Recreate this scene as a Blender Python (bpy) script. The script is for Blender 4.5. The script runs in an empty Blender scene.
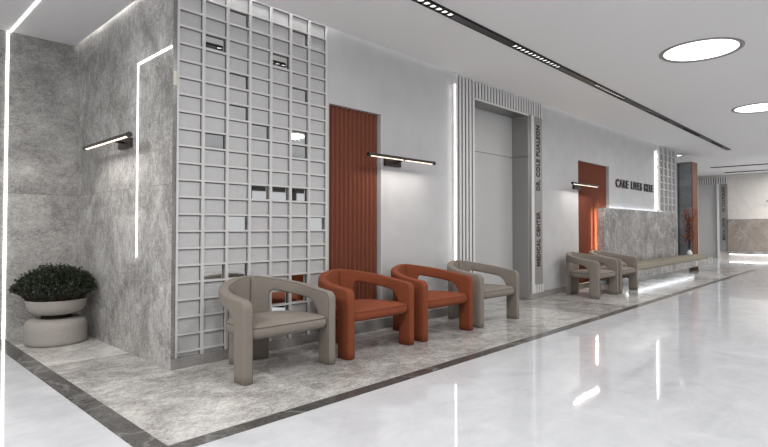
import bpy, bmesh, math, random
from mathutils import Vector, Matrix
random.seed(7)
S = bpy.context.scene
COL = S.collection
PI = math.pi

# ------------------------------------------------------------ camera
cam_d = bpy.data.cameras.new('camera')
cam = bpy.data.objects.new('camera', cam_d)
COL.objects.link(cam)
S.camera = cam
AZ, PIT = math.radians(43.8), math.radians(1.2)
fw = Vector((math.cos(AZ)*math.cos(PIT), math.sin(AZ)*math.cos(PIT), math.sin(PIT)))
cam.location = (-1.980, -4.392, 1.2)
cam.rotation_euler = fw.to_track_quat('-Z', 'Y').to_euler()
cam_d.sensor_width = 36
cam_d.lens = 527.0/768*36
cam_d.shift_y = -6.5/768
cam_d.clip_end = 100

# ------------------------------------------------------------ world, exposure
w = bpy.data.worlds.new('world'); S.world = w
w.use_nodes = True
bg = w.node_tree.nodes['Background']
bg.inputs[0].default_value = (0.97, 0.98, 1.0, 1)
bg.inputs[1].default_value = .62
S.view_settings.view_transform = 'Standard'
S.view_settings.look = 'None'
S.view_settings.gamma = 1
S.view_settings.use_curve_mapping = False
S.view_settings.exposure = 0.07
DISC_POWER = 42.0
COVE = dict(lattice=22.0, side=14.0, wall=4.0)
LED_E = 4.0
SCONCE_W = 6.5
H = 3.35            # ceiling height

# ------------------------------------------------------------ materials
def newmat(name):
    m = bpy.data.materials.new(name); m.use_nodes = True
    nt = m.node_tree
    return m, nt, nt.nodes['Principled BSDF']

def plain(name, col, rough=.5, metal=0.0, noise=0.0, nscale=40, bump=0.0, spec=.5):
    m, nt, b = newmat(name)
    b.inputs['Base Color'].default_value = (*col, 1)
    b.inputs['Roughness'].default_value = rough
    b.inputs['Metallic'].default_value = metal
    b.inputs['Specular IOR Level'].default_value = spec
    if noise or bump:
        tc = nt.nodes.new('ShaderNodeTexCoord')
        n = nt.nodes.new('ShaderNodeTexNoise'); n.inputs['Scale'].default_value = nscale
        n.inputs['Detail'].default_value = 4
        nt.links.new(tc.outputs['Object'], n.inputs['Vector'])
        if noise:
            r = nt.nodes.new('ShaderNodeValToRGB')
            r.color_ramp.elements[0].position = .3; r.color_ramp.elements[1].position = .7
            r.color_ramp.elements[0].color = (*[c*(1-noise) for c in col], 1)
            r.color_ramp.elements[1].color = (*[min(1, c*(1+noise)) for c in col], 1)
            nt.links.new(n.outputs['Fac'], r.inputs[0]); nt.links.new(r.outputs[0], b.inputs['Base Color'])
        if bump:
            bp = nt.nodes.new('ShaderNodeBump'); bp.inputs['Strength'].default_value = bump
            bp.inputs['Distance'].default_value = .01
            nt.links.new(n.outputs['Fac'], bp.inputs['Height']); nt.links.new(bp.outputs[0], b.inputs['Normal'])
    return m

def emit(name, col, s):
    m, nt, b = newmat(name)
    b.inputs['Base Color'].default_value = (*col, 1)
    b.inputs['Emission Color'].default_value = (*col, 1)
    b.inputs['Emission Strength'].default_value = s
    return m

def stone(name, dark, mid, light, plane='xy', slab=(1.2, .9), off=(0, 0), rough=.22, grain=22, streak=(1, 1, 1), seam=.75, tint=.12, vein=.5, ramp=(.30, .50, .72), spec=.4, speck=.28):
    """cloudy grey natural stone cut into large polished slabs"""
    m, nt, b = newmat(name)
    N, L = nt.nodes.new, nt.links.new
    tc = N('ShaderNodeTexCoord'); sep = N('ShaderNodeSeparateXYZ'); L(tc.outputs['Object'], sep.inputs[0])
    cmb = N('ShaderNodeCombineXYZ')
    a, c = {'xy': (0, 1), 'xz': (0, 2), 'yz': (1, 2)}[plane]
    for i, k in ((0, a), (1, c)):
        ad = N('ShaderNodeMath'); ad.operation = 'ADD'; ad.inputs[1].default_value = off[i]
        L(sep.outputs[k], ad.inputs[0]); L(ad.outputs[0], cmb.inputs[i])
    br = N('ShaderNodeTexBrick'); br.offset = 0; br.inputs['Scale'].default_value = 1
    br.inputs['Brick Width'].default_value = slab[0]; br.inputs['Row Height'].default_value = slab[1]
    br.inputs['Mortar Size'].default_value = .0018; br.inputs['Mortar Smooth'].default_value = 0
    br.inputs['Color1'].default_value = (0, 0, 0, 1); br.inputs['Color2'].default_value = (1, 1, 1, 1)
    br.inputs['Mortar'].default_value = (.5, .5, .5, 1)
    L(cmb.outputs[0], br.inputs['Vector'])
    # each slab shifts the pattern so that veins break at the joints
    vm = N('ShaderNodeVectorMath'); vm.operation = 'SCALE'; vm.inputs['Scale'].default_value = 7.3
    L(br.outputs['Color'], vm.inputs[0])
    va = N('ShaderNodeVectorMath'); va.operation = 'ADD'; L(tc.outputs['Object'], va.inputs[0]); L(vm.outputs[0], va.inputs[1])
    mp = N('ShaderNodeMapping'); mp.inputs['Scale'].default_value = streak
    mp.inputs['Rotation'].default_value = (.35, .35, .5)
    L(va.outputs[0], mp.inputs['Vector'])
    big = N('ShaderNodeTexNoise'); big.inputs['Scale'].default_value = 2.1; big.inputs['Detail'].default_value = 9
    big.inputs['Roughness'].default_value = .62; big.inputs['Distortion'].default_value = .9
    L(va.outputs[0], big.inputs['Vector'])
    fine = N('ShaderNodeTexNoise'); fine.inputs['Scale'].default_value = grain; fine.inputs['Detail'].default_value = 8
    fine.inputs['Roughness'].default_value = .78; fine.inputs['Distortion'].default_value = .6
    L(mp.outputs[0], fine.inputs['Vector'])
    sp_ = N('ShaderNodeTexNoise'); sp_.inputs['Scale'].default_value = grain*5; sp_.inputs['Detail'].default_value = 3
    L(mp.outputs[0], sp_.inputs['Vector'])
    mx = N('ShaderNodeMix'); mx.data_type = 'FLOAT'; mx.inputs['Factor'].default_value = .5
    L(big.outputs['Fac'], mx.inputs[2]); L(fine.outputs['Fac'], mx.inputs[3])
    m2 = N('ShaderNodeMix'); m2.data_type = 'FLOAT'; m2.inputs['Factor'].default_value = speck
    L(mx.outputs[0], m2.inputs[2]); L(sp_.outputs['Fac'], m2.inputs[3]); mx = m2
    t1 = N('ShaderNodeMath'); t1.operation = 'MULTIPLY_ADD'; t1.inputs[1].default_value = tint; 
    L(br.outputs['Color'], t1.inputs[0]); L(mx.outputs[0], t1.inputs[2])
    t2 = N('ShaderNodeMath'); t2.operation = 'SUBTRACT'; t2.inputs[1].default_value = tint/2; L(t1.outputs[0], t2.inputs[0])
    r = N('ShaderNodeValToRGB'); e = r.color_ramp.elements
    e[0].position = ramp[0]; e[0].color = (*dark, 1); e[1].position = ramp[2]; e[1].color = (*light, 1)
    e2 = e.new(ramp[1]); e2.color = (*mid, 1)
    L(t2.outputs[0], r.inputs[0])
    # thin veins
    vn = N('ShaderNodeTexNoise'); vn.inputs['Scale'].default_value = .9; vn.inputs['Detail'].default_value = 5
    vn.inputs['Distortion'].default_value = 1.6; L(va.outputs[0], vn.inputs['Vector'])
    s1 = N('ShaderNodeMath'); s1.operation = 'SUBTRACT'; s1.inputs[1].default_value = .5; L(vn.outputs['Fac'], s1.inputs[0])
    s2 = N('ShaderNodeMath'); s2.operation = 'ABSOLUTE'; L(s1.outputs[0], s2.inputs[0])
    s3 = N('ShaderNodeMapRange'); s3.inputs['From Min'].default_value = 0; s3.inputs['From Max'].default_value = .018
    s3.inputs['To Min'].default_value = vein; s3.inputs['To Max'].default_value = 0; L(s2.outputs[0], s3.inputs['Value'])
    vx = N('ShaderNodeMix'); vx.data_type = 'RGBA'; L(s3.outputs[0], vx.inputs['Factor'])
    L(r.outputs[0], vx.inputs[6]); vx.inputs[7].default_value = (*(dark if vein < .45 else light), 1)
    # joints
    jm = N('ShaderNodeMath'); jm.operation = 'MULTIPLY'; jm.inputs[1].default_value = seam; L(br.outputs['Fac'], jm.inputs[0])
    jx = N('ShaderNodeMix'); jx.data_type = 'RGBA'; L(jm.outputs[0], jx.inputs['Factor'])
    L(vx.outputs[2], jx.inputs[6]); jx.inputs[7].default_value = (*[d*.6 for d in dark], 1)
    L(jx.outputs[2], b.inputs['Base Color'])
    b.inputs['Roughness'].default_value = rough
    b.inputs['Specular IOR Level'].default_value = spec
    return m

GD, GM, GL = (.22, .213, .203), (.425, .414, .40), (.68, .668, .65)
M = {}
M['stone_left'] = stone('grey stone left wall', GD, GM, GL, 'xz', (2.4, 2.0), (1.9, .42), ramp=(.37, .5, .64), grain=11, streak=(.9, 1, 1.5), vein=.25)
M['stone_side'] = stone('grey stone side wall', GD, (.45, .44, .43), (.74, .73, .715), 'yz', (2.6, 2.0), (0, .42), grain=13, streak=(1, 1.6, .9), vein=.35, ramp=(.40, .5, .61))
M['stone_base'] = stone('grey stone baseboard', GD, (.32, .31, .30), (.5, .49, .475), 'xz', (1.2, 3), grain=9, vein=.2)
M['stone_floor'] = stone('grey stone floor inlay', (.24, .228, .215), (.47, .457, .44), (.74, .725, .71), 'xy', (1.2, 1.2), (.69, 1.5), grain=10, streak=(1, 1.7, 1), rough=.14, seam=.3, vein=.3, ramp=(.39, .49, .60))
M['stone_bench'] = stone('speckled grey stone', (.15, .148, .144), (.31, .305, .30), (.62, .61, .60), 'xz', (9, 9), (0, 3), grain=14, vein=.6, rough=.3, ramp=(.41, .5, .60))
M['stone_column'] = stone('dark slate stone', (.10, .11, .115), (.19, .205, .215), (.33, .345, .355), 'yz', (.6, .6), (0, 0), grain=10, vein=.3, rough=.4)
M['stone_brown'] = stone('brown speckled stone', (.16, .135, .12), (.31, .27, .24), (.50, .45, .41), 'yz', (1.6, 3), grain=18, vein=.5)
M['stone_beige'] = stone('pale beige stone', (.56, .53, .50), (.64, .615, .585), (.72, .70, .67), 'yz', (1.2, 1.6), grain=3, vein=.2, rough=.3, seam=.4)
M['border'] = stone('dark grey marble border', (.04, .038, .036), (.078, .075, .072), (.20, .195, .19), 'xy', (1.2, 9), grain=8, vein=.85, rough=.15, seam=.4)
M['marble'] = stone('polished white marble floor', (.40, .41, .435), (.515, .527, .555), (.59, .602, .63), 'xy', (2.4, 2.4), (.83, 1.62), grain=2.0, streak=(1, 2.2, 1), rough=.045, speck=0, seam=.18, tint=.05, vein=.16, ramp=(.22, .42, .6), spec=.5)
M['wall'] = plain('light grey plaster', (.505, .505, .512), .6, noise=.05, nscale=3)
M['ceiling'] = plain('ceiling paint', (.77, .765, .765), .8)
M['rail'] = plain('light grey lacquer', (.60, .59, .585), .45)
M['backing'] = plain('pale grey panel', (.50, .50, .505), .5, noise=.03, nscale=25)
M['mirror'] = plain('mirror', (.82, .83, .83), .02, 1.0)
M['slat'] = plain('white slat lacquer', (.68, .675, .67), .4)
M['rail_shade'] = plain('painted rail shadow', (.13, .13, .13), .6)  # dark colour for the shade painted along the lattice rails
M['groove'] = plain('dark slat groove', (.07, .07, .07), .6)
M['door'] = plain('pale grey door panel', (.50, .498, .495), .45)
M['lining'] = plain('darker grey lacquer lining', (.27, .265, .26), .35)
M['jamb'] = plain('brushed grey jamb', (.24, .232, .225), .3, .6)
M['plate'] = plain('grey sign plate', (.27, .263, .255), .45)
M['orange'] = plain('terracotta fluted panel', (.19, .060, .034), .6, spec=.2)
M['fab_t'] = plain('taupe bouclé', (.235, .207, .180), .9, noise=.14, nscale=160, bump=.35, spec=.2)
M['fab_o'] = plain('rust bouclé', (.22, .060, .027), .9, noise=.32, nscale=160, bump=.35, spec=.2)
M['pipe_t'] = plain('taupe seam', (.12, .105, .09), .9)
M['pipe_o'] = plain('rust seam', (.15, .03, .013), .9)
M['cush'] = plain('olive taupe cushion', (.30, .27, .215), .9, noise=.1, nscale=90, bump=.2, spec=.2)
M['black'] = plain('black metal', (.012, .012, .012), .4)
M['bronze'] = plain('dark bronze metal', (.045, .032, .026), .35, .6)
M['letter'] = plain('black letter face', (.01, .01, .01), .5)
M['letter_r'] = plain('dark maroon lettering', (.06, .018, .018), .5)
M['pot'] = plain('sandy concrete', (.36, .335, .31), .85, noise=.12, nscale=120, bump=.3)
M['soil'] = plain('dark soil', (.02, .016, .012), .95)
M['leaf'] = plain('dark green leaf', (.022, .035, .018), .5, noise=.5, nscale=9)
M['twig'] = plain('brown twig', (.05, .03, .02), .8)
M['rust_leaf'] = plain('rust orange leaf', (.28, .07, .025), .7, noise=.3, nscale=20)
M['cream'] = plain('cream plastic', (.62, .60, .50), .4)
M['white'] = plain('white ceramic', (.8, .8, .8), .3)
M['ring'] = plain('light ring metal', (.28, .27, .26), .4, .5)
M['led'] = emit('led strip', (1, .99, .965), LED_E)
M['led_warm'] = emit('warm led strip', (1, .78, .55), 40)
M['led_back'] = emit('cool led strip', (.9, .95, 1), 12)
M['led_floor'] = emit('cool led strip under bench', (.9, .95, 1), 7)
M['led_soft'] = emit('soft led strip', (1, .97, .93), 2.5)
M['disc'] = emit('round lamp diffuser', (1, .985, .93), 2.2)
M['spot'] = emit('spot reflector', (1, .98, .94), 1.1)
M['lens'] = emit('sconce diffuser', (1, .84, .70), 1.3)

# ------------------------------------------------------------ mesh helpers
def link_mesh(name, bm, m, parent=None, smooth=False, loc=(0, 0, 0)):
    bmesh.ops.recalc_face_normals(bm, faces=bm.faces)
    me = bpy.data.meshes.new(name); bm.to_mesh(me); bm.free()
    me.materials.append(m)
    if smooth:
        for p in me.polygons: p.use_smooth = True
    o = bpy.data.objects.new(name, me); COL.objects.link(o); o.location = loc
    if parent: o.parent = parent
    return o

def box(bm, x0, x1, y0, y1, z0, z1, bev=0):
    r = bmesh.ops.create_cube(bm, size=1)
    vs = r['verts']
    for v in vs:
        v.co = Vector(((x0+x1)/2+v.co.x*(x1-x0), (y0+y1)/2+v.co.y*(y1-y0), (z0+z1)/2+v.co.z*(z1-z0)))
    if bev:
        es = list({e for v in vs for e in v.link_edges})
        bmesh.ops.bevel(bm, geom=es, offset=bev, segments=2, affect='EDGES', profile=.6)

def boxes(name, lst, m, parent=None, bev=0):
    bm = bmesh.new()
    for b in lst: box(bm, *b, bev=bev)
    return link_mesh(name, bm, m, parent)

def tag(o, label=None, cat=None, group=None, kind=None):
    if label: o['label'] = label
    if cat: o['category'] = cat
    if group: o['group'] = group
    if kind: o['kind'] = kind
    return o

def struct(o, label=None):
    o['kind'] = 'structure'
    if label: o['label'] = label
    return o

def thing(name, label, cat, loc=(0, 0, 0), rotz=0, group=None):
    o = bpy.data.objects.new(name, None); COL.objects.link(o)
    o.empty_display_size = .1
    o.location = loc; o.rotation_euler = (0, 0, rotz)
    return tag(o, label, cat, group)

def lathe(bm, prof, n=48, cap=True):
    rings = []
    for r, z in prof:
        rings.append([bm.verts.new((r*math.cos(2*PI*i/n), r*math.sin(2*PI*i/n), z)) for i in range(n)])
    for a, b in zip(rings, rings[1:]):
        for i in range(n):
            bm.faces.new((a[i], a[(i+1) % n], b[(i+1) % n], b[i]))
    if cap:
        bm.faces.new(rings[0][::-1]); bm.faces.new(rings[-1])

def tube(bm, pts, r, n=8, r1=None):
    pts = [Vector(p) for p in pts]; rings = []
    for i, p in enumerate(pts):
        d = (pts[min(i+1, len(pts)-1)]-pts[max(i-1, 0)]).normalized()
        a = d.orthogonal().normalized() if abs(d.z) > .99 else d.cross(Vector((0, 0, 1))).normalized()
        b = d.cross(a)
        rr = r if r1 is None else r+(r1-r)*i/(len(pts)-1)
        rings.append([bm.verts.new(p+(a*math.cos(2*PI*k/n)+b*math.sin(2*PI*k/n))*rr) for k in range(n)])
    for a, b in zip(rings, rings[1:]):
        for k in range(n): bm.faces.new((a[k], a[(k+1) % n], b[(k+1) % n], b[k]))
    bm.faces.new(rings[0][::-1]); bm.faces.new(rings[-1])

def text_mesh(name, txt, size, extrude, m, parent, mat, offset=0.0, sx=1.0, width=None, spacing=1.0):
    cu = bpy.data.curves.new(name, 'FONT'); cu.body = txt; cu.size = size; cu.extrude = extrude; cu.offset = offset
    cu.resolution_u = 3; cu.space_character = spacing
    tmp = bpy.data.objects.new('tmp_text', cu); COL.objects.link(tmp)
    bpy.context.view_layer.update()
    dg = bpy.context.evaluated_depsgraph_get()
    me = bpy.data.meshes.new_from_object(tmp.evaluated_get(dg))
    bpy.data.objects.remove(tmp); bpy.data.curves.remove(cu)
    xs = [v.co.x for v in me.vertices]
    k = sx if width is None else width/(max(xs)-min(xs))
    x0 = min(xs)
    for v in me.vertices: v.co.x = (v.co.x-x0)*k
    me.name = name
    me.transform(mat)
    me.materials.clear(); me.materials.append(m)
    o = bpy.data.objects.new(name, me); COL.objects.link(o); o.parent = parent
    return o

# ------------------------------------------------------------ setting: floor
# white marble hall floor, stone inlay, dark border
XB0, XB1 = -.83, -.69
YB0, YB1 = -1.625, -1.505
XE = 16.45
bm = bmesh.new()
box(bm, -8, 23.5, -9, YB0, -.1, 0)
box(bm, -8, XB0, YB0, 2.6, -.1, 0)
box(bm, XE+.05, 23.5, YB0, 3.0, -.1, 0)
struct(link_mesh('floor', bm, M['marble']), 'polished white marble hall floor')
struct(boxes('floor_inlay', [(XB1, XE, YB1, 3.0, -.1, 0)], M['stone_floor']), 'polished grey mottled stone floor along the wall')
struct(boxes('trim_1', [(XB0, XE, YB0, YB1, -.1, 0), (XB0, XB1, YB1, 2.6, -.1, 0), (XE, XE+.05, YB0, 3.0, -.1, 0)], M['border']), 'dark marble border strip in the floor')

# ceiling with a cove slot along the walls
SL = .09
bm = bmesh.new()
box(bm, 0-SL, 23.5, -9, -SL, H, H+.06)
box(bm, -8, 0-SL, -9, -SL, H, H+.06)
box(bm, -8, -.045, -SL, 2.53, H, H+.06)
box(bm, 14.8, 23.5, -SL, 3.0, H, H+.06)
box(bm, -SL-.02, 14.8, -SL-.02, .5, 3.62, 3.68)
box(bm, -SL-.12, .5, .5, 2.6, 3.62, 3.68)
box(bm, -SL-.12, -SL-.02, -SL-.02, .5, 3.62, 3.68)
box(bm, -SL-.12, -SL-.10, -.1, 2.53, H+.06, 3.62)
struct(link_mesh('ceiling', bm, M['ceiling']), 'light grey flat ceiling')

def wall_holes(name, x0, x1, z1, holes, y0, y1, m):
    """holes: (xa, xb, za, zb)"""
    bm = bmesh.new(); x = x0
    for xa, xb, za, zb in holes:
        if xa > x: box(bm, x, xa, y0, y1, 0, z1)
        if za > 0: box(bm, xa, xb, y0, y1, 0, za)
        if zb < z1: box(bm, xa, xb, y0, y1, zb, z1)
        x = xb
    if x < x1: box(bm, x, x1, y0, y1, 0, z1)
    return link_mesh(name, bm, m)

D1 = (1.735, 2.547, .125, 2.563)     # near terracotta door opening
D2 = (4.443, 6.07, 0, 3.10)           # portal opening
D3 = (8.10, 9.68, .105, 2.535)       # far terracotta door opening
struct(wall_holes('wall_main', 1.72, 14.8, 3.62, [D1, D2, D3], 0, .40, M['wall']), 'light grey plaster wall')
struct(boxes('wall_recess', [(1.72, 2.6, .40, .45, 0, 2.7), (4.4, 6.3, .40, .45, 0, 3.3), (8, 9.8, .40, .45, 0, 2.7)], M['wall']))
struct(boxes('wall_side', [(0, .40, .40, 2.6, 0, 3.62), (0, .036, 0.0, .40, 0, 3.62), (0.036, 1.72, .12, .40, 0, 3.62)], M['stone_side']), 'grey mottled stone side wall')
struct(boxes('wall_left', [(-8, .0, 2.53, 2.75, 0, 3.62)], M['stone_left']), 'grey mottled stone back wall')
struct(boxes('wall_back', [(14.8, 23.3, 2.9, 3.1, 0, H+.01)], M['wall']))
struct(boxes('wall_back', [(14.6, 14.8, .40, 2.95, 0, H)], M['wall']))
struct(boxes('baseboard_main', [(2.56, 3.98, -.012, 0, 0, .115), (6.53, 8.9, -.012, 0, 0, .105), (1.702, 2.56, -.012, .0, 0, .125)], M['stone_base']), 'grey stone baseboard')
struct(boxes('baseboard_block', [(0.001, 1.702, -.004, .119, 0, .09)], M['stone_base']), 'grey stone plinth under the lattice')

# unseen glazed front added across the hall so that world light gets in
GY = -9.0
lst = [(-8, 23.4, GY-.1, GY, 0, .55), (-8, 23.4, GY-.1, GY, 3.2, H)]
struct(boxes('added_front_wall', lst, M['slat']))
struct(boxes('added_front_trim', [(-8, 23.4, GY-.1, GY+.02, 2.3, 2.8)], M['black']))
struct(boxes('added_front_window', [(x-.04, x+.04, GY-.09, GY+.06, .55, 3.2) for x in [-8+1.6*i for i in range(20)]], M['black']))
# end wall
EX = 22.9
struct(boxes('wall_end', [(EX, EX+.3, -9, .67, 0, H+.01), (EX, EX+.3, 1.35, 3.0, 0, H+.01), (EX, EX+.3, .67, 1.35, 3.0, H+.01), (EX+.1, EX+.3, .67, 1.35, 0, 3.0)], M['stone_beige']), 'pale beige stone wall at the end of the hall')

# ------------------------------------------------------------ lattice screens
def lattice(name, label, x0, pitch, ncol, z0, rowp, nrow, ztop, yb, yf, mirrors, vw, hw, hw_y, zbot):
    t = thing(name, label, 'lattice screen', (x0, 0, 0), 0)
    bx = lambda n, l, m, **k: boxes(n, l, m, t, **k)
    W = pitch*ncol
    # backing panel with cells left open for mirrors
    bm = bmesh.new()
    for c in range(ncol):
        zs = sorted([r for (cc, r) in mirrors if cc == c]); z = zbot
        for r in zs:
            za, zb = z0+r*rowp, z0+(r+1)*rowp
            if za > z+.001: box(bm, c*pitch, (c+1)*pitch, yb, yb+.03, z, za)
            z = zb
        box(bm, c*pitch, (c+1)*pitch, yb, yb+.03, z, ztop)
    link_mesh('backing_panel', bm, M['backing'], t)
    for (c, r) in mirrors:
        bx('mirror_tile', [(c*pitch, (c+1)*pitch, yb+.010, yb+.03, z0+r*rowp, z0+(r+1)*rowp)], M['mirror'])
    for i in range(ncol+1):
        rl = bx('vertical_rail', [(i*pitch-vw/2, i*pitch+vw/2, yf, yb-.001, zbot, ztop)], M['rail'])
        if i: boxes('rail_shadow_strip', [(i*pitch-vw/2-.007, i*pitch-vw/2, yb-.006, yb-.001, zbot, ztop)], M['rail_shade'], rl)  # thin dark strips paint the rails' shade onto the backing
    for k in range(nrow+1):
        z = z0+k*rowp
        if z < ztop-.01:
            rl = bx('horizontal_rail', [(-vw/2, W+vw/2, hw_y, yb-.0012, z-hw/2, z+hw/2)], M['rail'])
            if k: boxes('rail_shadow_strip', [(vw/2, W-vw/2, yb-.006, yb-.0012, z-hw/2-.007, z-hw/2)], M['rail_shade'], rl)
    return t
mir = [(1, 18), (2, 20), (2, 16), (5, 20), (4, 18), (5, 16), (2, 14), (3, 13), (5, 13), (5, 12), (1, 12), (3, 9), (4, 9), (5, 9),
       (2, 7), (6, 7), (1, 4), (2, 4), (5, 3), (4, 2), (5, 2), (4, 1)]
lattice('lattice_screen', 'tall light grey lattice with scattered mirror tiles beside the stone corner', .045, .2372, 7, .135, .1485, 23, 3.6, .028, .0, mir, .025, .017, .006, .092)
lattice('lattice_screen', 'small far lattice above the stone backrest, beside the dark column', 12.86, .355, 4, 1.65, .19, 9, 3.34, -.034, -.09, [], .035, .028, -.07, 1.625)

# ------------------------------------------------------------ terracotta fluted doors
def fluted_door(name, label, x0, x1, z0, z1, y, n):
    bm = bmesh.new()
    p = (x1-x0)/n; prof = []
    for i in range(n):
        for k in range(7):
            u = k/7
            # shallow S profile: a rounded rib then a flat valley
            d = .028*math.sin(PI*min(1, u/.62)) if u < .62 else -.004
            prof.append((x0+(i+u)*p, y-d))
    prof.append((x1, y))
    lo = [bm.verts.new((a, b, z0)) for a, b in prof]; hi = [bm.verts.new((a, b, z1)) for a, b in prof]
    for i in range(len(prof)-1): bm.faces.new((lo[i], lo[i+1], hi[i+1], hi[i]))
    bl = [bm.verts.new((x0, y+.04, z0)), bm.verts.new((x1, y+.04, z0))]
    bh = [bm.verts.new((x0, y+.04, z1)), bm.verts.new((x1, y+.04, z1))]
    bm.faces.new((bl[0], bh[0], bh[1], bl[1]))
    bm.faces.new(hi+[bh[1], bh[0]]); bm.faces.new(lo[::-1]+[bl[0], bl[1]])
    bm.faces.new((lo[0], hi[0], bh[0], bl[0])); bm.faces.new((lo[-1], bl[1], bh[1], hi[-1]))
    return struct(link_mesh(name, bm, M['orange']), label)
fluted_door('door_1', 'terracotta fluted panel beside the lattice', D1[0]+.002, D1[1]-.002, D1[2], D1[3], .07, 12)
fluted_door('door_2', 'terracotta fluted panel behind the stone backrest', D3[0]+.002, D3[1]-.002, D3[2], D3[3], .07, 20)
struct(boxes('trim_2', [(2.549, 2.565, -.006, -.001, .125, 2.563)], M['rail']))

# ------------------------------------------------------------ slatted portal with recessed door
YF = -.06
PX0, PX1 = 3.982, 6.53
dr = bpy.data.objects.new('door_3', None); COL.objects.link(dr); struct(dr, 'white slatted portal around a tall grey door')
boxes('door_panel', [(4.413, 6.11, .245, .275, 0, 2.395), (4.413, 6.11, .245, .275, 2.402, 3.14)], M['door'], dr)
boxes('door_lining', [(6.015, 6.046, YF+.005, .245, 0, 2.395), (6.015, 6.046, YF+.005, .245, 2.402, 3.098)], M['lining'], dr)
boxes('door_soffit', [(4.443, 6.03, YF+.005, .245, 3.08, 3.099)], M['jamb'], dr)
boxes('door_lining', [(4.428, 4.453, YF+.005, .245, 0, 3.098)], M['door'], dr)
boxes('soffit_trim', [(4.443, 6.03, YF-.004, YF+.012, 3.075, 3.10)], M['slat'], dr)
boxes('side_trim', [(3.974, 3.981, -.045, -.002, .1, H-.002)], M['slat'], dr)
boxes('groove_panel', [(PX0, 4.427, -.046, -.002, 0, H-.002), (4.427, PX1, -.046, -.002, 3.101, H-.002), (6.207, PX1, -.046, -.002, .05, .24)], M['groove'], dr)
sl = .0831; lst = []
x = PX0
i = 0
while x+.05 < PX1+.01:
    zb = 3.10 if x > 4.42 else 0.10
    lst.append((x, min(x+.049, PX1), YF, -.048, zb, H-.004))
    if x > 6.20: lst.append((x, min(x+.049, PX1), YF, -.048, .10, .24))
    x += sl
boxes('slat_cladding', lst, M['slat'], dr)
boxes('jamb', [(6.046, 6.112, YF+.004, -.002, 0.1, 3.10)], M['jamb'], dr)
boxes('jamb_bar', [(6.112, 6.20, YF-.01, -.002, 0.1, 3.10)], M['slat'], dr)
boxes('door_plinth', [(PX0, 4.427, YF-.004, -.001, 0, .10), (6.032, PX1, YF-.004, -.001, 0, .10)], M['stone_base'], dr)

R90 = Matrix.Rotation(PI/2, 4, 'X')
def sign_plate(label, x0, x1, z0, z1, mat_fn, words):
    t = thing('sign_plate', label, 'sign')
    return t
sp = thing('sign_plate', 'tall grey upright sign reading MEDICAL CENTER and DR. COLE PUALSON on the near portal', 'sign', (6.352, YF, .24))
boxes('plate', [(-.145, .145, 0, .056, 0, 2.855)], M['plate'], sp)
def vtext(name, txt, z0, z1, h, parent, m, x_base):
    # upright on the wall, rotated a quarter turn so that it reads upwards; glyph up = -x
    mat = Matrix(((0, -1, 0, x_base), (0, 0, -1, -.003), (1, 0, 0, z0), (0, 0, 0, 1)))
    return text_mesh(name, txt, h/.72, .003, m, parent, mat, offset=.008, width=z1-z0, spacing=1.1)
vtext('lettering', 'MEDICAL CENTER', .546-.24, 1.48-.24, .12, sp, M['letter_r'], .055)
vtext('lettering', 'DR. COLE PUALSON', 1.84-.24, 2.96-.24, .12, sp, M['letter'], .055)

# ------------------------------------------------------------ wall sign CARE LIVES HERE
ws = thing('wall_sign', 'black raised letters reading CARE LIVES HERE on the plaster wall', 'sign', (10.02, 0, 2.12))
def word(txt, xa, xb):
    mat = Matrix(((1, 0, 0, xa), (0, 0, -1, -.013), (0, 1, 0, 0), (0, 0, 0, 1)))
    text_mesh('word', txt, .185/.72, .012, M['letter'], ws, mat, offset=.006, width=xb-xa, spacing=1.15)
word('CARE', 0.02, .80); word('LIVES', .98, 1.72); word('HERE', 1.90, 2.58)

tag(boxes('wall_switch', [(.004, .030, -.008, -.0005, 2.42, 2.54)], M['cream']), 'small cream plate high on the stone corner beside the lattice', 'wall switch')
# ------------------------------------------------------------ LED strips (real linear lights)
def led(name, label, lst, m, group=None):
    o = boxes(name, lst, m); return tag(o, label, 'led strip', group)
led('led_strip', 'white light line running over the ceiling and down the left stone wall', [(-.69, -.668, -2.5, 2.524, H-.006, H-.001), (-.712, -.688, 2.522, 2.529, 0.001, H-.006)], M['led'])
led('led_strip', 'white light line set in the side stone wall, an upside-down L', [(-.006, -.0005, .739, .753, .925, 2.765), (-.006, -.0005, .02, .737, 2.747, 2.765)], M['led'])
led('led_strip', 'vertical light line on the left edge of the slatted portal', [(3.964, 3.980, -.060, -.046, .12, 3.2)], M['led'])
led('led_strip', 'vertical light line on the left edge of the far lattice', [(12.80, 12.83, -.03, -.001, 1.66, 3.2)], M['led'])
led('led_strip', 'warm vertical light behind the left edge of the stone backrest', [(9.02, 9.04, -.025, -.010, .5, 1.57)], M['led_warm'])
_ld = bpy.data.lights.new('lamp', 'AREA'); _ld.shape = 'RECTANGLE'; _ld.size = 1.0; _ld.size_y = .03; _ld.energy = 9; _ld.color = (1, .74, .5)
_lo = bpy.data.objects.new('lamp', _ld); COL.objects.link(_lo); _lo.location = (8.885, -.03, 1.05); _lo.parent = bpy.data.objects['led_strip.004']
_lo.rotation_euler = (Vector((-1, .35, 0))).to_track_quat('-Z', 'X').to_euler()
led('led_strip', 'cool light strip along the top behind the stone backrest', [(9.1, 13.4, -.050, -.035, 1.585, 1.60)], M['led_back'])
led('led_strip', 'light strip glowing under the floating stone bench', [(9.35, 14.6, -.46, -.44, .165, .179)], M['led_floor'])
led('led_strip', 'light strip glowing under the stone ledge at the end of the hall', [(EX-.11, EX-.06, -6, .25, .15, .168)], M['led'])
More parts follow.
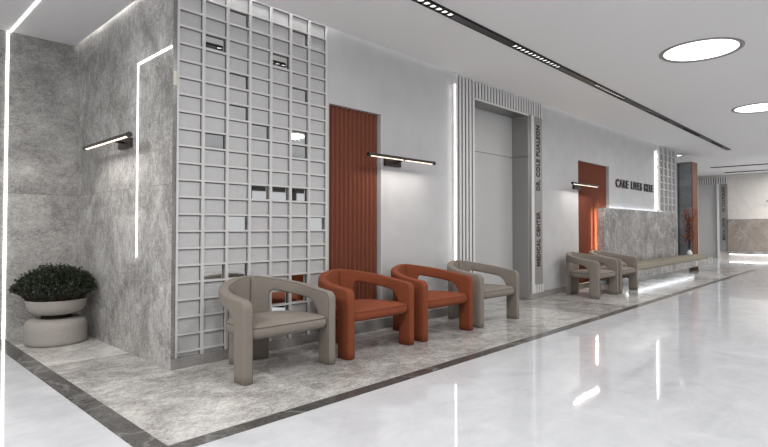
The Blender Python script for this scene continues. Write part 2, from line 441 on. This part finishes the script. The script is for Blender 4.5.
# cove lights hidden in the slot round the ceiling edge
def cove(label, lst, s):
    m = emit('cove led', (1, .985, .96), s); led('cove_light', label, lst, m)
cove('hidden cove light above the big lattice', [(0, 1.7, -.085, -.06, 3.55, 3.57)], COVE['lattice'])
cove('hidden cove light above the side stone wall', [(-.075, -.05, 0.3, 2.5, 3.55, 3.57)], COVE['side'])
cove('hidden cove light above the plaster wall', [(1.75, 12.9, -.085, -.06, 3.55, 3.57)], COVE['wall'])
led('led_strip', 'long ceiling light line on the far side of the hall', [(-6, 20, -6.56, -6.5, H-.006, H-.001)], M['led'])

# ------------------------------------------------------------ round ceiling lights
def round_light(x, y, label, power=None):
    t = thing('ceiling_light', label, 'ceiling light', (x, y, H), 0, 'round ceiling lights')
    bm = bmesh.new()
    lathe(bm, [(.395, -.003), (.43, -.016), (.448, -.004), (.448, .03), (.395, .03), (.395, -.003)], 64, cap=False)
    link_mesh('rim', bm, M['ring'], t, True)
    bm = bmesh.new(); lathe(bm, [(.396, -.0015), (.396, .02)], 64)
    link_mesh('diffuser', bm, M['disc'], t)
    ld = bpy.data.lights.new('lamp', 'AREA'); ld.shape = 'DISK'; ld.size = .8; ld.energy = power or DISC_POWER; ld.color = (1, .98, .955)
    lo = bpy.data.objects.new('lamp', ld); COL.objects.link(lo); lo.parent = t; lo.location = (0, 0, -.02)
for x, lb in ((5.25, 'large round ceiling light nearest the camera, fully in view'), (9.42, 'second round ceiling light cut by the right edge of the frame')):
    round_light(x, -2.77, lb)
for x, y in ((-3.1, -2.77), (1.08, -2.77), (13.59, -2.77), (1.08, -5.6), (5.25, -5.6), (9.42, -5.6), (-3.1, -5.6), (13.59, -5.6), (17.8, -5.6), (18.6, -2.2+.0), (21.4, -2.2), (-3.1, -.1)):  # row carried on out of view; far-end and left-alcove lamps added as fill
    round_light(x, y, 'unseen round ceiling light outside the frame, added to light the hall', {18.6: 90, 21.4: 90, -3.1: 85}.get(x))

# ------------------------------------------------------------ track lights
def track(label, loc, rotz, length, mods, far=False):
    t = thing('track_light', label, 'track light', loc, rotz)
    boxes('channel', [(0, length, -.045, .045, -.004, -.0005), (0, length, -.047, -.041, -.024, -.0005), (0, length, .041, .047, -.024, -.0005)], M['black'], t)
    boxes('channel_lip', [(0, length, -.056, -.048, -.008, -.0005), (0, length, .048, .056, -.008, -.0005)], M['bronze'], t)
    xs = [0]+[v for a, n in mods for v in (a, a+n*.092)]+[length]
    for i in range(0, len(xs), 2): boxes('blank_cover', [(xs[i], xs[i+1], -.041, .041, -.019, -.004)], M['black'], t)
    bm = bmesh.new(); lathe(bm, [(.033, -.0015), (.033, .0015)], 20); sp = None
    for a, n in mods:
        md = boxes('spot_module', [(a, a+n*.092, -.041, .041, -.0052, -.004)]+[(a+k*.092-.005, a+k*.092+.005, -.041, .041, -.022, -.004) for k in range(n+1)], M['black'], t)
        for k in range(n):
            if sp is None:
                sp = link_mesh('spot', bm, M['spot'], md); so = sp
            else:
                so = sp.copy(); COL.objects.link(so); so.parent = md
            so.location = (a+(k+.5)*.092, 0, -.0065)
    return t
track('long black recessed track with clusters of small spotlights', (0.4, -1.247, H), 0, 14.5, [(.71+2.37*k, 13) for k in range(6)])
track('black track across the hall, the nearer of the two at its end', (19.53, .16, H), -PI/2, 5, [(.3, 8), (2.2, 8)])
track('black track across the hall, the farther of the two at its end', (21.8, .16, H), -PI/2, 5, [(.3, 8), (2.2, 8)])
dl = thing('downlight', 'tiny bright recessed downlight by the far lattice', 'downlight', (15.3, .1, H))
bm = bmesh.new(); lathe(bm, [(.10, -.004), (.10, .01)], 24); link_mesh('lens', bm, M['led_soft'], dl)
bm = bmesh.new(); lathe(bm, [(.10, -.006), (.125, -.006), (.125, .01), (.10, .01), (.10, -.006)], 24, cap=False); link_mesh('rim', bm, M['white'], dl)

# ------------------------------------------------------------ sconces: a thin bar held off the wall by a box
def sconce(label, loc, rotz, dz):
    """local: wall at y=0, out of the wall = -y, bar along x"""
    t = thing('wall_lamp', label, 'wall lamp', loc, rotz)
    boxes('mount', [(-.14, .14, -.04, -.001, -.06, .03)], M['bronze'], t, bev=.004)
    bm = bmesh.new(); tube(bm, [(0.02, -.03, -.012), (0.02, -.12, -.005), (.02, -.2, dz)], .011); link_mesh('arm', bm, M['bronze'], t, True)
    bm = bmesh.new()
    L = .565
    # half-round housing open below
    n = 12; sec = [(-.2+.019*math.cos(a), .019*math.sin(a)) for a in [PI*k/n-.35+.0 for k in range(n+1)]]
    sec = [(-.2+.022*math.cos(-.62+(PI+1.24)*k/n), .022*math.sin(-.62+(PI+1.24)*k/n)) for k in range(n+1)]
    a = [bm.verts.new((-L, y, z+dz)) for y, z in sec]; b = [bm.verts.new((L, y, z+dz)) for y, z in sec]
    for k in range(n): bm.faces.new((a[k], a[k+1], b[k+1], b[k]))
    link_mesh('bar', bm, M['bronze'], t)
    for xa, xb in ((-L-.03, -L), (L, L+.03)):
        bm = bmesh.new(); tube(bm, [(xa, -.2, dz), (xb, -.2, dz)], .024, 12); link_mesh('end_cap', bm, M['black'], t)
    for xa, xb in ((-L+.02, -.01), (.05, L-.02)):
        bm = bmesh.new(); tube(bm, [(xa, -.2, dz-.006), (xb, -.2, dz-.006)], .0150, 12); link_mesh('diffuser', bm, M['lens'], t)
    ld = bpy.data.lights.new('lamp', 'AREA'); ld.shape = 'RECTANGLE'; ld.size = 1.1; ld.size_y = .012; ld.energy = SCONCE_W; ld.color = (1, .93, .86)
    lo = bpy.data.objects.new('lamp', ld); COL.objects.link(lo); lo.parent = t; lo.location = (0, -.19, dz-.035)
    lo.rotation_euler = (-.45, 0, 0)
sconce('slim bar wall lamp on the side stone wall', (0, 1.0, 2.04), -PI/2, -.018)
sconce('slim bar wall lamp between the near terracotta panel and the portal', (2.73, 0, 2.01), 0, .018)
sconce('slim bar wall lamp in front of the far terracotta panel', (7.98, 0, 2.01), 0, .018)
sconce('slim bar wall lamp on the end wall of the hall', (EX, -1.6, 2.25), -PI/2, -.018)

# ------------------------------------------------------------ stone bench with backrest, cushion
bh = thing('bench', 'long floating grey stone bench with a taupe seat cushion', 'bench', (9.2, 0, 0))
boxes('stone_seat', [(0, 5.65, -.70, -.004, .18, .345), (5.6, 6.35, -.70, -.375, .18, .345)], M['stone_bench'], bh, bev=.004)
boxes('support', [(.3, 5.4, -.33, -.02, 0, .18)], M['stone_base'], bh)
bm = bmesh.new(); box(bm, 0.02, 5.9, -.695, -.375, .347, .455, bev=.02); link_mesh('cushion', bm, M['cush'], bh)
boxes('backrest', [(-.33, 4.75, -.20, -.055, .347, 1.615)], M['stone_bench'], bh, bev=.003)
boxes('cleat', [(0.1, 4.4, -.055, -.002, .6, 1.5)], M['stone_base'], bh)

boxes('cushion', [(0.02, 5.45, -.374, -.215, .347, .452)], M['cush'], bh, bev=.015)
# ------------------------------------------------------------ column
cl = thing('column', 'dark slate column with a terracotta front edge', 'column', (14.9, -.344, 0))
boxes('slate_face', [(0, .10, 0, .33, 0, 3.09)], M['stone_column'], cl)
boxes('slate_fin', [(.02, .10, .35, .40, 0, 3.09)], M['stone_column'], cl)
boxes('core', [(.05, .10, .33, .35, 0, 3.07), (.10, .535, .01, .40, 0, 3.08)], M['groove'], cl)
boxes('terracotta_face', [(.002, .545, -.02, 0, 0, 3.09)], M['orange'], cl)
boxes('terracotta_face', [(.535, .545, 0, .40, 0, 3.09)], M['orange'], cl)

# ------------------------------------------------------------ end wall: portal, sign, stone ledge
de = bpy.data.objects.new('door_4', None); COL.objects.link(de); struct(de, 'slatted portal at the end of the hall')
boxes('door_panel', [(EX+.07, EX+.099, .672, 1.348, 0, 2.44), (EX+.07, EX+.099, .672, 1.348, 2.45, 2.999)], M['door'], de)
boxes('groove_panel', [(EX-.03, EX-.002, .29, 1.9, 3.0, 3.24)], M['groove'], de)
boxes('slat_cladding', [(EX-.06, EX-.03, y, y+.05, 3.0, 3.24) for y in [.29+.0831*i for i in range(19)]] + [(EX-.06, EX-.002, 1.352+.0831*i, 1.402+.0831*i, 0, 3.0) for i in range(5)], M['slat'], de)
boxes('jamb_bar', [(EX-.06, EX-.002, .575, .665, 0, 3.0)], M['slat'], de)
s2 = thing('sign_plate', 'tall grey upright sign reading MEDICAL CENTER at the far end of the hall', 'sign', (EX-.06, .428, .26))
boxes('plate', [(0, .058, -.138, .138, 0, 2.72)], M['plate'], s2)
def vtext2(txt, z0, z1):
    # on a wall facing -x, reading upwards; viewer's right = -y
    mat = Matrix(((0, 0, -1, -.003), (0, 1, 0, -.045), (1, 0, 0, z0), (0, 0, 0, 1)))
    text_mesh('lettering', txt, .10/.72, .003, M['letter'], s2, mat, offset=.004, width=z1-z0, spacing=1.1)
vtext2('MEDICAL CENTER', .45, 1.35); vtext2('DR. COLE PUALSON', 1.6, 2.6)
lg = thing('wall_ledge', 'brown stone dado floating over a light strip on the end wall', 'wall panel', (EX, 0, 0))
boxes('stone_panel', [(-.12, -.003, -6.2, .28, .28, 1.55)], M['stone_brown'], lg)
boxes('cap', [(-.14, -.003, -6.2, .285, 1.55, 1.6)], M['rail'], lg)
boxes('base_rail', [(-.16, -.003, -6.2, .285, .17, .28)], M['stone_bench'], lg)

# ------------------------------------------------------------ armchairs
A_, YFR, Y0, B_ = .42, -.39, -.13, .43
N3 = 2.05
def plan_path():
    pts = [(A_, YFR+(Y0-YFR)*i/30) for i in range(30)]
    n = 90
    for i in range(n+1):
        th = (PI/2)*i/n
        pts.append((A_*max(0, math.cos(th))**(2/N3), Y0+B_*math.sin(th)**(2/N3)))
    pts[-1] = (0, Y0+B_)
    return pts
PTS = plan_path()
CUM = [0]
for a, b in zip(PTS, PTS[1:]): CUM.append(CUM[-1]+math.dist(a, b))
LEN = CUM[-1]
def plan(s):
    s = max(0, min(LEN, s))
    import bisect
    i = min(max(bisect.bisect_right(CUM, s)-1, 0), len(PTS)-2)
    u = (s-CUM[i])/(CUM[i+1]-CUM[i])
    p = [PTS[i][k]+(PTS[i+1][k]-PTS[i][k])*u for k in (0, 1)]
    j0, j1 = max(i-2, 0), min(i+3, len(PTS)-1)
    d = Vector((PTS[j1][0]-PTS[j0][0], PTS[j1][1]-PTS[j0][1])).normalized()
    return p, Vector((-d.y, d.x))      # normal points inwards
T_ = .042
def ztop(s):
    u = s/LEN
    u = u*u*(3-2*u)*.35+u*.65
    return .635+.135*u
def arc_pts(p0, c, p1, n):             # quadratic-ish corner from p0 through control c to p1
    out = []
    for i in range(n+1):
        t = i/n
        # rational curve close to a circular corner
        wgt = .75
        d = (1-t)**2+2*wgt*t*(1-t)+t*t
        out.append(tuple(((1-t)**2*p0[k]+2*wgt*t*(1-t)*c[k]+t*t*p1[k])/d for k in (0, 1)))
    return out
def pairs():
    LW, RW, AH = .165, .20, .12
    seq = []   # list of (inner, outer, tag)
    zi = .385
    for k in range(6):
        z = zi*k/5
        seq.append(((LW, z), (0, z), 'front'))
    sA = .30
    outc = [(0, zi+(ztop(0)-.06-zi)*k/4) for k in range(4)] + arc_pts((0, ztop(0)-.06), (0, ztop(0)), (.06, ztop(.06)), 8) + [(.06+(sA-.06)*k/4, ztop(.06+(sA-.06)*k/4)) for k in range(1, 5)]
    sI0, rI = LW, .11
    zc = lambda s: ztop(s)-AH
    inc = arc_pts((LW, zi), (LW, zc(LW)+.0), (sA, zc(sA)), len(outc)-1)
    for a, b in list(zip(inc, outc))[1:]: seq.append((a, b, 'arm'))
    sB = LEN-RW-.045
    for k in range(1, 25):
        s = sA+(sB-sA)*k/24
        seq.append(((s, zc(s)), (s, ztop(s)), 'arm'))
    zr = .56
    outr = [(sB+(LEN-.03-sB)*k/9, ztop(sB+(LEN-.03-sB)*k/9)) for k in range(9)] + arc_pts((LEN-.03, ztop(LEN-.03)), (LEN, ztop(LEN)), (LEN, ztop(LEN)-.03), 4)+[(LEN, ztop(LEN)-.03-(ztop(LEN)-.03-zr)*k/4) for k in range(1, 5)]
    inr = arc_pts((sB, zc(sB)), (LEN-RW, zc(LEN-RW)), (LEN-RW, zr), len(outr)-1)
    for a, b in list(zip(inr, outr))[1:]: seq.append((a, b, 'arm'))
    for k in range(1, 7):
        z = zr*(1-k/6)
        seq.append(((LEN-RW, z), (LEN, z), 'rear'))
    return seq
PAIRS = pairs()
def ring3d(I, O, side, shrink=0):
    mx, mz = (I[0]+O[0])/2, (I[1]+O[1])/2
    du, dz = O[0]-I[0], O[1]-I[1]; w_ = math.hypot(du, dz)/2; ux, uz = du/(2*w_), dz/(2*w_)
    w_ -= shrink; t = T_-shrink
    pts = []
    n = 10; rr = .026
    offs = []
    for k in range(n+1):
        a = -PI/2+PI*k/n; offs.append((w_-rr+rr*spow(math.cos(a), .8), t*spow(math.sin(a), .8)))
    for k in range(1, 4): offs.append(((w_-rr)*(1-k/2.0), t*1.03))
    for k in range(n+1):
        a = PI/2+PI*k/n; offs.append((-(w_-rr)+rr*spow(math.cos(a), .8), t*spow(math.sin(a), .8)))
    for k in range(1, 4): offs.append(((w_-rr)*(k/2.0-1), -t*1.03))
    for a, b in offs:
        s, z = mx+ux*a, mz+uz*a
        p, nn = plan(s)
        x, y = p[0]+nn.x*b, p[1]+nn.y*b
        if O[0] >= LEN-.0001 and s > LEN-.001: x = max(x, .0004)
        pts.append((side*x, y, z))
    return pts
def frame_piece(which, side):
    bm = bmesh.new()
    idx = [i for i, p in enumerate(PAIRS) if p[2] == which]
    i0, i1 = idx[0], idx[-1]
    if which == 'arm': i0 -= 1
    if which == 'rear': i0 -= 1
    rings = []
    if which == 'front':
        I, O, _ = PAIRS[0]
        rings.append(ring3d(I, O, side, .012)); PA = [((I[0], .006), (O[0], .006), '')]
        rings.append(ring3d(*PA[0][:2], side)); rs = range(i0+1, i1+1)
    else: rs = range(i0, i1+1)
    for i in rs:
        I, O, _ = PAIRS[i]
        if which == 'rear' and i == i1:
            rings.append(ring3d((I[0], .006), (O[0], .006), side)); rings.append(ring3d(I, O, side, .012)); continue
        rings.append(ring3d(I, O, side))
    vr = [[bm.verts.new(p) for p in r] for r in rings]
    n = len(vr[0])
    for a, b in zip(vr, vr[1:]):
        for k in range(n): bm.faces.new((a[k], a[(k+1) % n], b[(k+1) % n], b[k]))
    if which == 'front': bm.faces.new(vr[0])
    if which == 'rear': bm.faces.new(vr[-1])
    return bm
def frame_seam(side):
    bm = bmesh.new(); pts = []
    for I, O, _ in PAIRS:
        du, dz = O[0]-I[0], O[1]-I[1]; L_ = math.hypot(du, dz)
        s, z = O[0]-du/L_*.014, O[1]-dz/L_*.014
        if s > LEN-.02: break
        p, nn = plan(s); b = T_*.93
        pts.append((side*(p[0]+nn.x*b), p[1]+nn.y*b, max(z, .004)))
    tube(bm, pts, .003, 6)
    return bm
def spow(v, p): return math.copysign(abs(v)**p, v)
def seat_out(th, k=1.0):
    if math.sin(th) < 0:        # nearly square front, round rear
        return (.394*k*spow(math.cos(th), 2/8), -.17+(.215-(1-k)*.386)*spow(math.sin(th), 2/8))
    return (.394*k*spow(math.cos(th), 2/2.9), -.17+.40*k*spow(math.sin(th), 2/2.9))
def seat_bm():
    bm = bmesh.new(); n = 96
    prof = [(.80, .318), (.93, .322), (.985, .338), (1.0, .362), (1.0, .385), (.985, .408), (.965, .4155), (.93, .425), (.8, .437), (.55, .446), (.25, .45)]
    rings = []
    for k, z in prof:
        k = max(k, .5) if z > .44 else k
        rings.append([bm.verts.new((*seat_out(2*PI*i/n, k), z)) for i in range(n)])
    for a, b in zip(rings, rings[1:]):
        for i in range(n): bm.faces.new((a[i], a[(i+1) % n], b[(i+1) % n], b[i]))
    bm.faces.new(rings[0][::-1]); bm.faces.new(rings[-1])
    return bm
def seam_bm():
    bm = bmesh.new(); n = 96
    pts = [(*seat_out(2*PI*i/n, .988), .4095) for i in range(n)]
    rings = []
    for i, p in enumerate(pts):
        q = Vector(pts[(i+1) % n])-Vector(pts[i-1]); q.normalize(); a = q.cross(Vector((0, 0, 1)))
        rings.append([bm.verts.new(Vector(p)+(a*math.cos(2*PI*k/6)+Vector((0, 0, 1))*math.sin(2*PI*k/6))*.0045) for k in range(6)])
    for i in range(n):
        a, b = rings[i], rings[(i+1) % n]
        for k in range(6): bm.faces.new((a[k], a[(k+1) % 6], b[(k+1) % 6], b[k]))
    return bm
def make_chair(label, group, fab, seam):
    t = thing('armchair', label, 'armchair', (0, 0, 0), 0, group)
    for sd in (1, -1):
        link_mesh('front_leg', frame_piece('front', sd), fab, t, True)
        link_mesh('rear_leg', frame_piece('rear', sd), fab, t, True)
        link_mesh('armrest', frame_piece('arm', sd), fab, t, True)
        link_mesh('frame_seam', frame_seam(sd), seam, t, True)
    st = link_mesh('seat', seat_bm(), fab, t, True, (0, 0, .008))
    link_mesh('seat_seam', seam_bm(), seam, st, True)
    return t
def copy_tree(o, parent=None, fab=None):
    c = o.copy(); COL.objects.link(c); c.parent = parent
    for ch in o.children: copy_tree(ch, c)
    return c
ct = make_chair('taupe curved armchair nearest the camera, in front of the lattice', 'armchairs along the wall', M['fab_t'], M['pipe_t'])
co = make_chair('rust orange armchair next to the nearest taupe one, in front of the terracotta panel', 'armchairs along the wall', M['fab_o'], M['pipe_o'])
ct.location = (.645, -.46, 0); co.location = (1.715, -.46, 0)
c = copy_tree(co); c.location = (2.78, -.46, 0); c['label'] = 'rust orange armchair farther from the camera, between its orange twin and a taupe one'
c = copy_tree(ct); c.location = (3.85, -.46, 0); c['label'] = 'taupe curved armchair in front of the slatted portal'
c = copy_tree(ct); c.location = (7.385, -.46, 0); c['label'] = 'taupe armchair of the far pair, the nearer one to the camera'
c = copy_tree(ct); c.location = (8.41, -.46, 0); c['label'] = 'taupe armchair of the far pair, right beside the stone bench'

# ------------------------------------------------------------ planter with shrub
PX, PY = -.345, 1.96
pl = thing('planter', 'round sand-coloured concrete planter bowl on a drum base in the stone corner', 'planter', (PX, PY, 0))
bm = bmesh.new()
lathe(bm, [(.262, 0), (.28, .010), (.286, .04), (.286, .16), (.284, .20), (.272, .232), (.24, .255), (.18, .262)], 64)
link_mesh('drum_base', bm, M['pot'], pl, True)
bm = bmesh.new(); lathe(bm, [(.16, .255), (.14, .27), (.14, .315), (.16, .325)], 48)
link_mesh('neck', bm, M['soil'], pl, True)
bm = bmesh.new()
lathe(bm, [(.16, .302), (.21, .312), (.25, .34), (.272, .385), (.283, .445), (.281, .458), (.27, .458), (.262, .435), (.17, .425)], 64)
link_mesh('bowl', bm, M['pot'], pl, True)
bm = bmesh.new(); lathe(bm, [(.262, .42), (.262, .435), (.1, .445)], 48)
link_mesh('soil', bm, M['soil'], pl, True)

def leafy(name, label, loc, n_stems, R, h0, h1, mleaf, mtwig, per, leaf, keep, cat='shrub', droop=.2, lw=.34):
    t = thing(name, label, cat, loc)
    bl, bs = bmesh.new(), bmesh.new()
    for i in range(n_stems):
        a = 2*PI*random.random(); q = math.sqrt(random.random())
        r = R*q
        top = Vector((r*math.cos(a), r*math.sin(a), h0+(h1-h0)*(math.sqrt(max(0, 1-.93*q*q)))*(.72+.33*random.random())))
        base = Vector((r*.62*math.cos(a), r*.62*math.sin(a), 0))
        mid = (base+top)/2+Vector((0, 0, .05))
        def P(u): return base*(1-u)**2+mid*2*u*(1-u)+top*u*u
        if not keep(top): continue
        tube(bs, [P(0), P(.5), P(1)], .003, 4, .0012)
        for k in range(per):
            u = .12+.88*(k+random.random())/per; p = P(min(1, u))
            d = Vector((random.gauss(0, 1), random.gauss(0, 1), random.gauss(.35, .7))).normalized()
            if not keep(p+d*leaf): continue
            s = d.cross(Vector((random.random(), random.random(), random.random()))).normalized()
            ln = leaf*(.7+.6*random.random()); nn = d.cross(s)
            v = [p, p+d*ln*.5+s*ln*lw+nn*ln*.08, p+d*ln, p+d*ln*.5-s*ln*lw+nn*ln*.08]
            bl.faces.new([bl.verts.new(q_) for q_ in v])
    link_mesh('foliage', bl, mleaf, t); link_mesh('stems', bs, mtwig, t)
    return t
leafy('shrub', 'dark green small-leaved shrub growing in the concrete planter', (PX, PY, .446), 1100, .42, .03, .37, M['leaf'], M['twig'], 26, .022,
      lambda p: p.x+PX < -.02 and p.y+PY < 2.5)

# dried rust-coloured branch in a small white vase at the end of the bench
vx, vy = 14.15, -.45
va = thing('vase', 'small white vase at the far end of the stone bench', 'vase', (vx, vy, .456))
bm = bmesh.new(); lathe(bm, [(.045, 0), (.07, .02), (.075, .06), (.05, .11), (.03, .13), (.036, .145)], 24); link_mesh('body', bm, M['white'], va, True)
bt = thing('dried_branch', 'rust coloured dried leafy branch standing in the small white vase', 'plant', (vx, vy, .60))
bl, bs = bmesh.new(), bmesh.new()
for i in range(26):
    a = 2*PI*random.random(); rr = .27*random.random(); zt = .35+.85*random.random()
    top = Vector((rr*math.cos(a), rr*math.sin(a), zt)); base = Vector((0, 0, -.02))
    mid = Vector((top.x*.2, top.y*.2, zt*.6))
    P = lambda u: base*(1-u)**2+mid*2*u*(1-u)+top*u*u
    tube(bs, [P(0), P(.33), P(.66), P(1)], .007, 4, .003)
    for k in range(14):
        p = P(.55+.45*random.random())+Vector((random.gauss(0, .03), random.gauss(0, .03), random.gauss(0, .03)))
        d = Vector((random.gauss(0, 1), random.gauss(0, 1), random.gauss(0, 1))).normalized(); s = d.orthogonal().normalized()
        ln = .055
        bl.faces.new([bl.verts.new(q) for q in (p, p+d*ln*.5+s*ln*.35, p+d*ln, p+d*ln*.5-s*ln*.35)])
link_mesh('leaves', bl, M['rust_leaf'], bt); link_mesh('stems', bs, M['twig'], bt)
